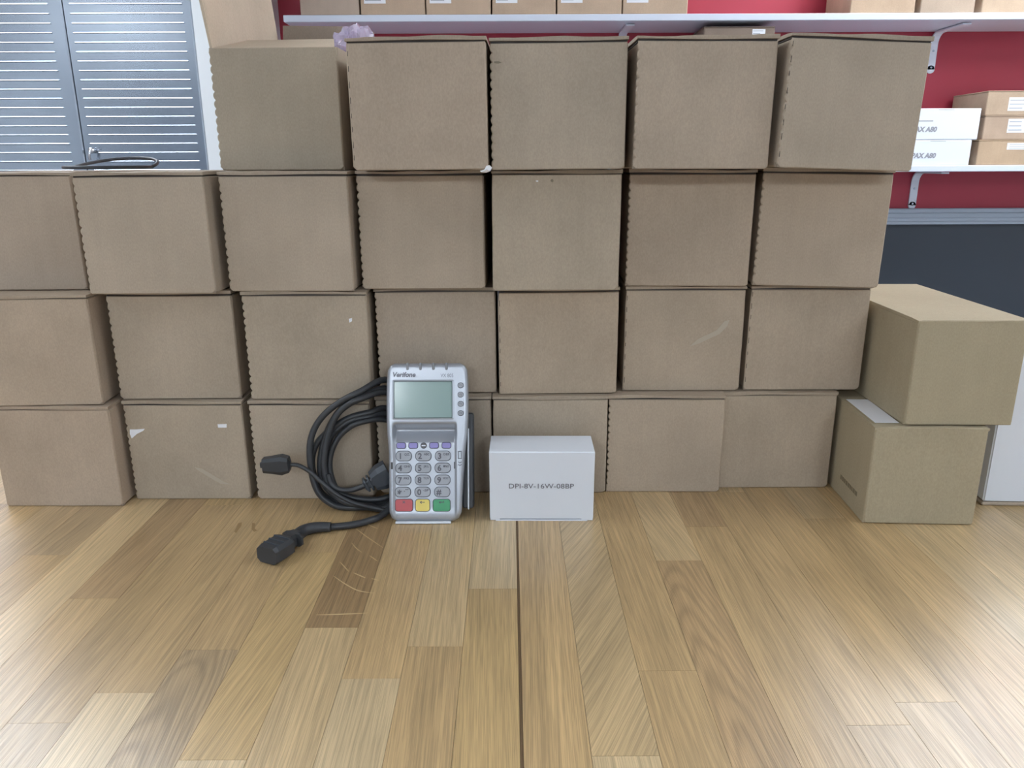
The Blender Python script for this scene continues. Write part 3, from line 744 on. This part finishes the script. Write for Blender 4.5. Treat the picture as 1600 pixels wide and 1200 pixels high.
k = key('function_key', -.0036, .0744, .0062, .0062, mat('dark_key', (.12, .12, .13), .5)); box('key_mark', -.0019, .0019, -.0013, -.0010, -.0004, .0004, SILVERL, k)
def strokes(k, segs, wd, m=INK):
    bm = bmesh.new()
    for (x0, z0), (x1, z1) in segs:
        d = Vector((x1 - x0, z1 - z0)).normalized(); nx, nz = -d.y * wd / 2, d.x * wd / 2
        q = [(x0 + nx, z0 + nz), (x0 - nx, z0 - nz), (x1 - nx, z1 - nz), (x1 + nx, z1 + nz)]
        a = [bm.verts.new((x, -.00128, z)) for x, z in q]; b = [bm.verts.new((x, -.00105, z)) for x, z in q]
        bm.faces.new(a); bm.faces.new(b[::-1])
        for i in range(4): bm.faces.new((a[i], b[i], b[(i + 1) % 4], a[(i + 1) % 4]))
    return bm_obj('key_mark', bm, m, k)
k = key('cancel_key', -.0230, .0162, .0179, .0126, KEYR, .0030); strokes(k, [((-.0012, .0020), (.0012, .0044)), ((-.0012, .0044), (.0012, .0020))], .0006)
k = key('clear_key', -.0048, .0161, .0146, .0126, KEYY, .0030); strokes(k, [((-.0022, .0030), (.0022, .0030)), ((-.0023, .0030), (-.0008, .0042)), ((-.0023, .0030), (-.0008, .0018))], .0006)
k = key('enter_key', .0138, .0160, .0176, .0126, KEYGR, .0030); strokes(k, [((-.0022, .0030), (.0022, .0030)), ((.0022, .0027), (.0022, .0045)), ((-.0023, .0030), (-.0010, .0040)), ((-.0023, .0030), (-.0010, .0020))], .0006)
for i in range(4):
    k = key('side_key', .0329, .1332 - .00907 * i, .0060, .0056, KEYG, .0027, .0005); kt(k, f'F{i + 1}', .0026, 0, 0, INK)
for u in (-.0345, .0268): plate('side_tick', rrect(u, .0550, .0017, .0068, .0003, 2), depth(u, .055) - .0003, depth(u, .055) + .001, .0001, BLACKP, dv)
# card slot icon: outlined card over two chevrons
b0 = depth(.0319, .06)
ring_plate('slot_icon', .0319, .0652, .0036, .0076, .0006, b0 - .0004, b0 + .0003, .0003, INK, dv)
for zz in (.0574, .0548):
    s = strokes(dv, [((.0319 - .0018, zz + .0012), (.0319, zz)), ((.0319, zz), (.0319 + .0018, zz + .0012))], .0006); s.name = 'slot_icon'; s.location = (0, b0 + .0009, 0)

# ================================================================== coiled cable behind the terminal
cb = tag(empty('power_cable', (-.155, .70, 0)), 'coiled black power cable with plugs beside the card terminal', 'cable')
def crop(q): return 380 + q[0] / 3.53, 560 + q[1] / 3.53
def lay(q, off=0, s=.15, y0=.7155):
    p = atP(*crop(q), y0 + off, s)
    p.y += .016 * sm(-.150, -.122, p.x) * min(1.1, p.z / .12)
    p.z = max(p.z, .0035); return p
ST = [(-.001, .0033, [(790, 146), (640, 185), (520, 250), (430, 330), (380, 420), (367, 520), (380, 640), (410, 730), (460, 785), (540, 820), (680, 836), (790, 832)]),
      (.004, .0033, [(790, 192), (620, 225), (540, 280), (490, 350), (455, 430), (432, 520), (425, 620), (450, 700), (520, 765), (640, 808), (790, 815)]),
      (.006, .0033, [(790, 300), (700, 302), (600, 322), (520, 365), (450, 420), (400, 480), (380, 560), (392, 650), (440, 750), (560, 815), (790, 835)]),
      (.006, .0033, [(790, 330), (690, 325), (590, 345), (510, 400), (468, 470), (445, 560), (452, 640), (500, 725), (600, 790), (790, 800)]),
      (.002, .0030, [(790, 362), (650, 352), (560, 400), (505, 470), (478, 560), (486, 650), (530, 735), (650, 775), (790, 770)]),
      (-.003, .0033, [(790, 215), (650, 222), (560, 268), (505, 330), (470, 420), (450, 520), (448, 620), (480, 720), (560, 790), (690, 815), (790, 822)])]
bm = bmesh.new()
for off, r, pts in ST:
    P = [lay(q, off) for q in pts]
    top, bot = P[0], P[-1]
    for p in P: p.z = max(p.z, r + .0003)
    full = [Vector((-.088, .744 + off * .3, .062)), Vector((-.096, top.y * .4 + .746 * .6, top.z * .75))] + P + [Vector((-.100, .738, .020 + abs(off))), Vector((-.086, .743 + off * .3, .050))]
    tube_bm(bm, catmull(full, 7), r, 10)
# slim lead to the small plug
P = [lay(q, -.009) for q in [(262, 586), (310, 592), (370, 627), (430, 682), (520, 752), (620, 800), (790, 845)]]
for p in P: p.z = max(p.z, .0028)
tube_bm(bm, catmull(P, 7), .0022, 8)
# lead into the grey connector
P = [lay(q, -.006) for q in [(470, 640), (485, 690), (530, 722), (600, 725), (672, 700)]]
tube_bm(bm, catmull(P, 7), .0028, 8)
# lead lying on the worktop to the big plug
G = [(770, 862), (700, 893), (600, 918), (480, 930)]
P = [atZ(*crop(q), .0036) for q in G]; P.insert(0, Vector((-.108, .722, .012)))
tube_bm(bm, catmull(P, 8), .0034, 10)
cord = bm_obj('cord', bm, BLACKC, cb, True); cord.location = -cb.location
def part(name, bm, m, smooth=False):
    q = bm_obj(name, bm, m, cb, smooth); q.location = -cb.location; return q
# strain relief
P = [atZ(*crop(q), .0052) for q in [(482, 930), (430, 930), (380, 936), (330, 952), (290, 985)]]
part('strain_relief', tube_bm(bmesh.new(), catmull(P, 6), lambda t: .0046 + .0016 * t, 12), BLACKP, True)
# big plug body: stepped block along the lead
def block(p0, p1, secs, m, name, tilt=0):
    d = (p1 - p0); d.normalize(); up = Vector((0, 0, 1)); s = d.cross(up).normalized(); up = s.cross(d)
    bm = bmesh.new(); rings = []
    for t, hw_, hh in secs:
        c = p0 + (p1 - p0) * t
        rings.append([bm.verts.new(c + s * a * hw_ + up * b * hh) for a, b in ((-1, -.6), (-.7, -1), (.7, -1), (1, -.6), (1, .6), (.7, 1), (-.7, 1), (-1, .6))])
    for a, b in zip(rings, rings[1:]):
        for k in range(8): bm.faces.new((a[k], a[(k + 1) % 8], b[(k + 1) % 8], b[k]))
    bm.faces.new(rings[0][::-1]); bm.faces.new(rings[-1])
    return part(name, bm, m), d, s, up
p0, p1 = atZ(*crop((300, 978)), .0085), atZ(*crop((128, 1088)), .0085)
pl, d, s, up = block(p0, p1, [(0, .0058, .0058), (.10, .0065, .0065), (.13, .0112, .0062), (.18, .0112, .0062), (.20, .0062, .0060), (.34, .0070, .0066), (.44, .0118, .0080), (.90, .0118, .0082), (1, .0108, .0076)], BLACKP, 'plug')
for t in (.50, .66, .82):
    c = p0 + (p1 - p0) * t + up * .0083
    bm = bmesh.new(); vv = [c + s * a * .0085 + d * b * .0008 + up * e * .0006 for a in (-1, 1) for b in (-1, 1) for e in (-1, 1)]
    q = [bm.verts.new(v) for v in vv]
    for f in ((0, 1, 3, 2), (4, 6, 7, 5), (0, 4, 5, 1), (2, 3, 7, 6), (0, 2, 6, 4), (1, 5, 7, 3)): bm.faces.new([q[i] for i in f])
    g_ = bm_obj('grip_ridge', bm, GREYP, pl)
# small plug leaning on the cartons
p0, p1 = lay((262, 584), -.009), lay((95, 588), -.009)
block(p0, p1, [(0, .0030, .0035), (.05, .0060, .0075), (.28, .0065, .0098), (.62, .0060, .0082), (.90, .0055, .0072), (.93, .0020, .0030), (1, .0018, .0026)], BLACKP, 'small_plug')
# grey in-line connector with ribbed boot, half behind the terminal
p0, p1 = lay((668, 703), -.004), lay((800, 640), -.004)
block(p0, p1, [(0, .0035, .0040), (.06, .0050, .0072), (.12, .0050, .0072), (.13, .0036, .0046), (.19, .0036, .0046), (.20, .0052, .0080), (.27, .0052, .0080), (.28, .0036, .0050), (.34, .0036, .0050), (.35, .0062, .0095), (.65, .0075, .0125), (1, .0075, .0130)], GREYP, 'connector')
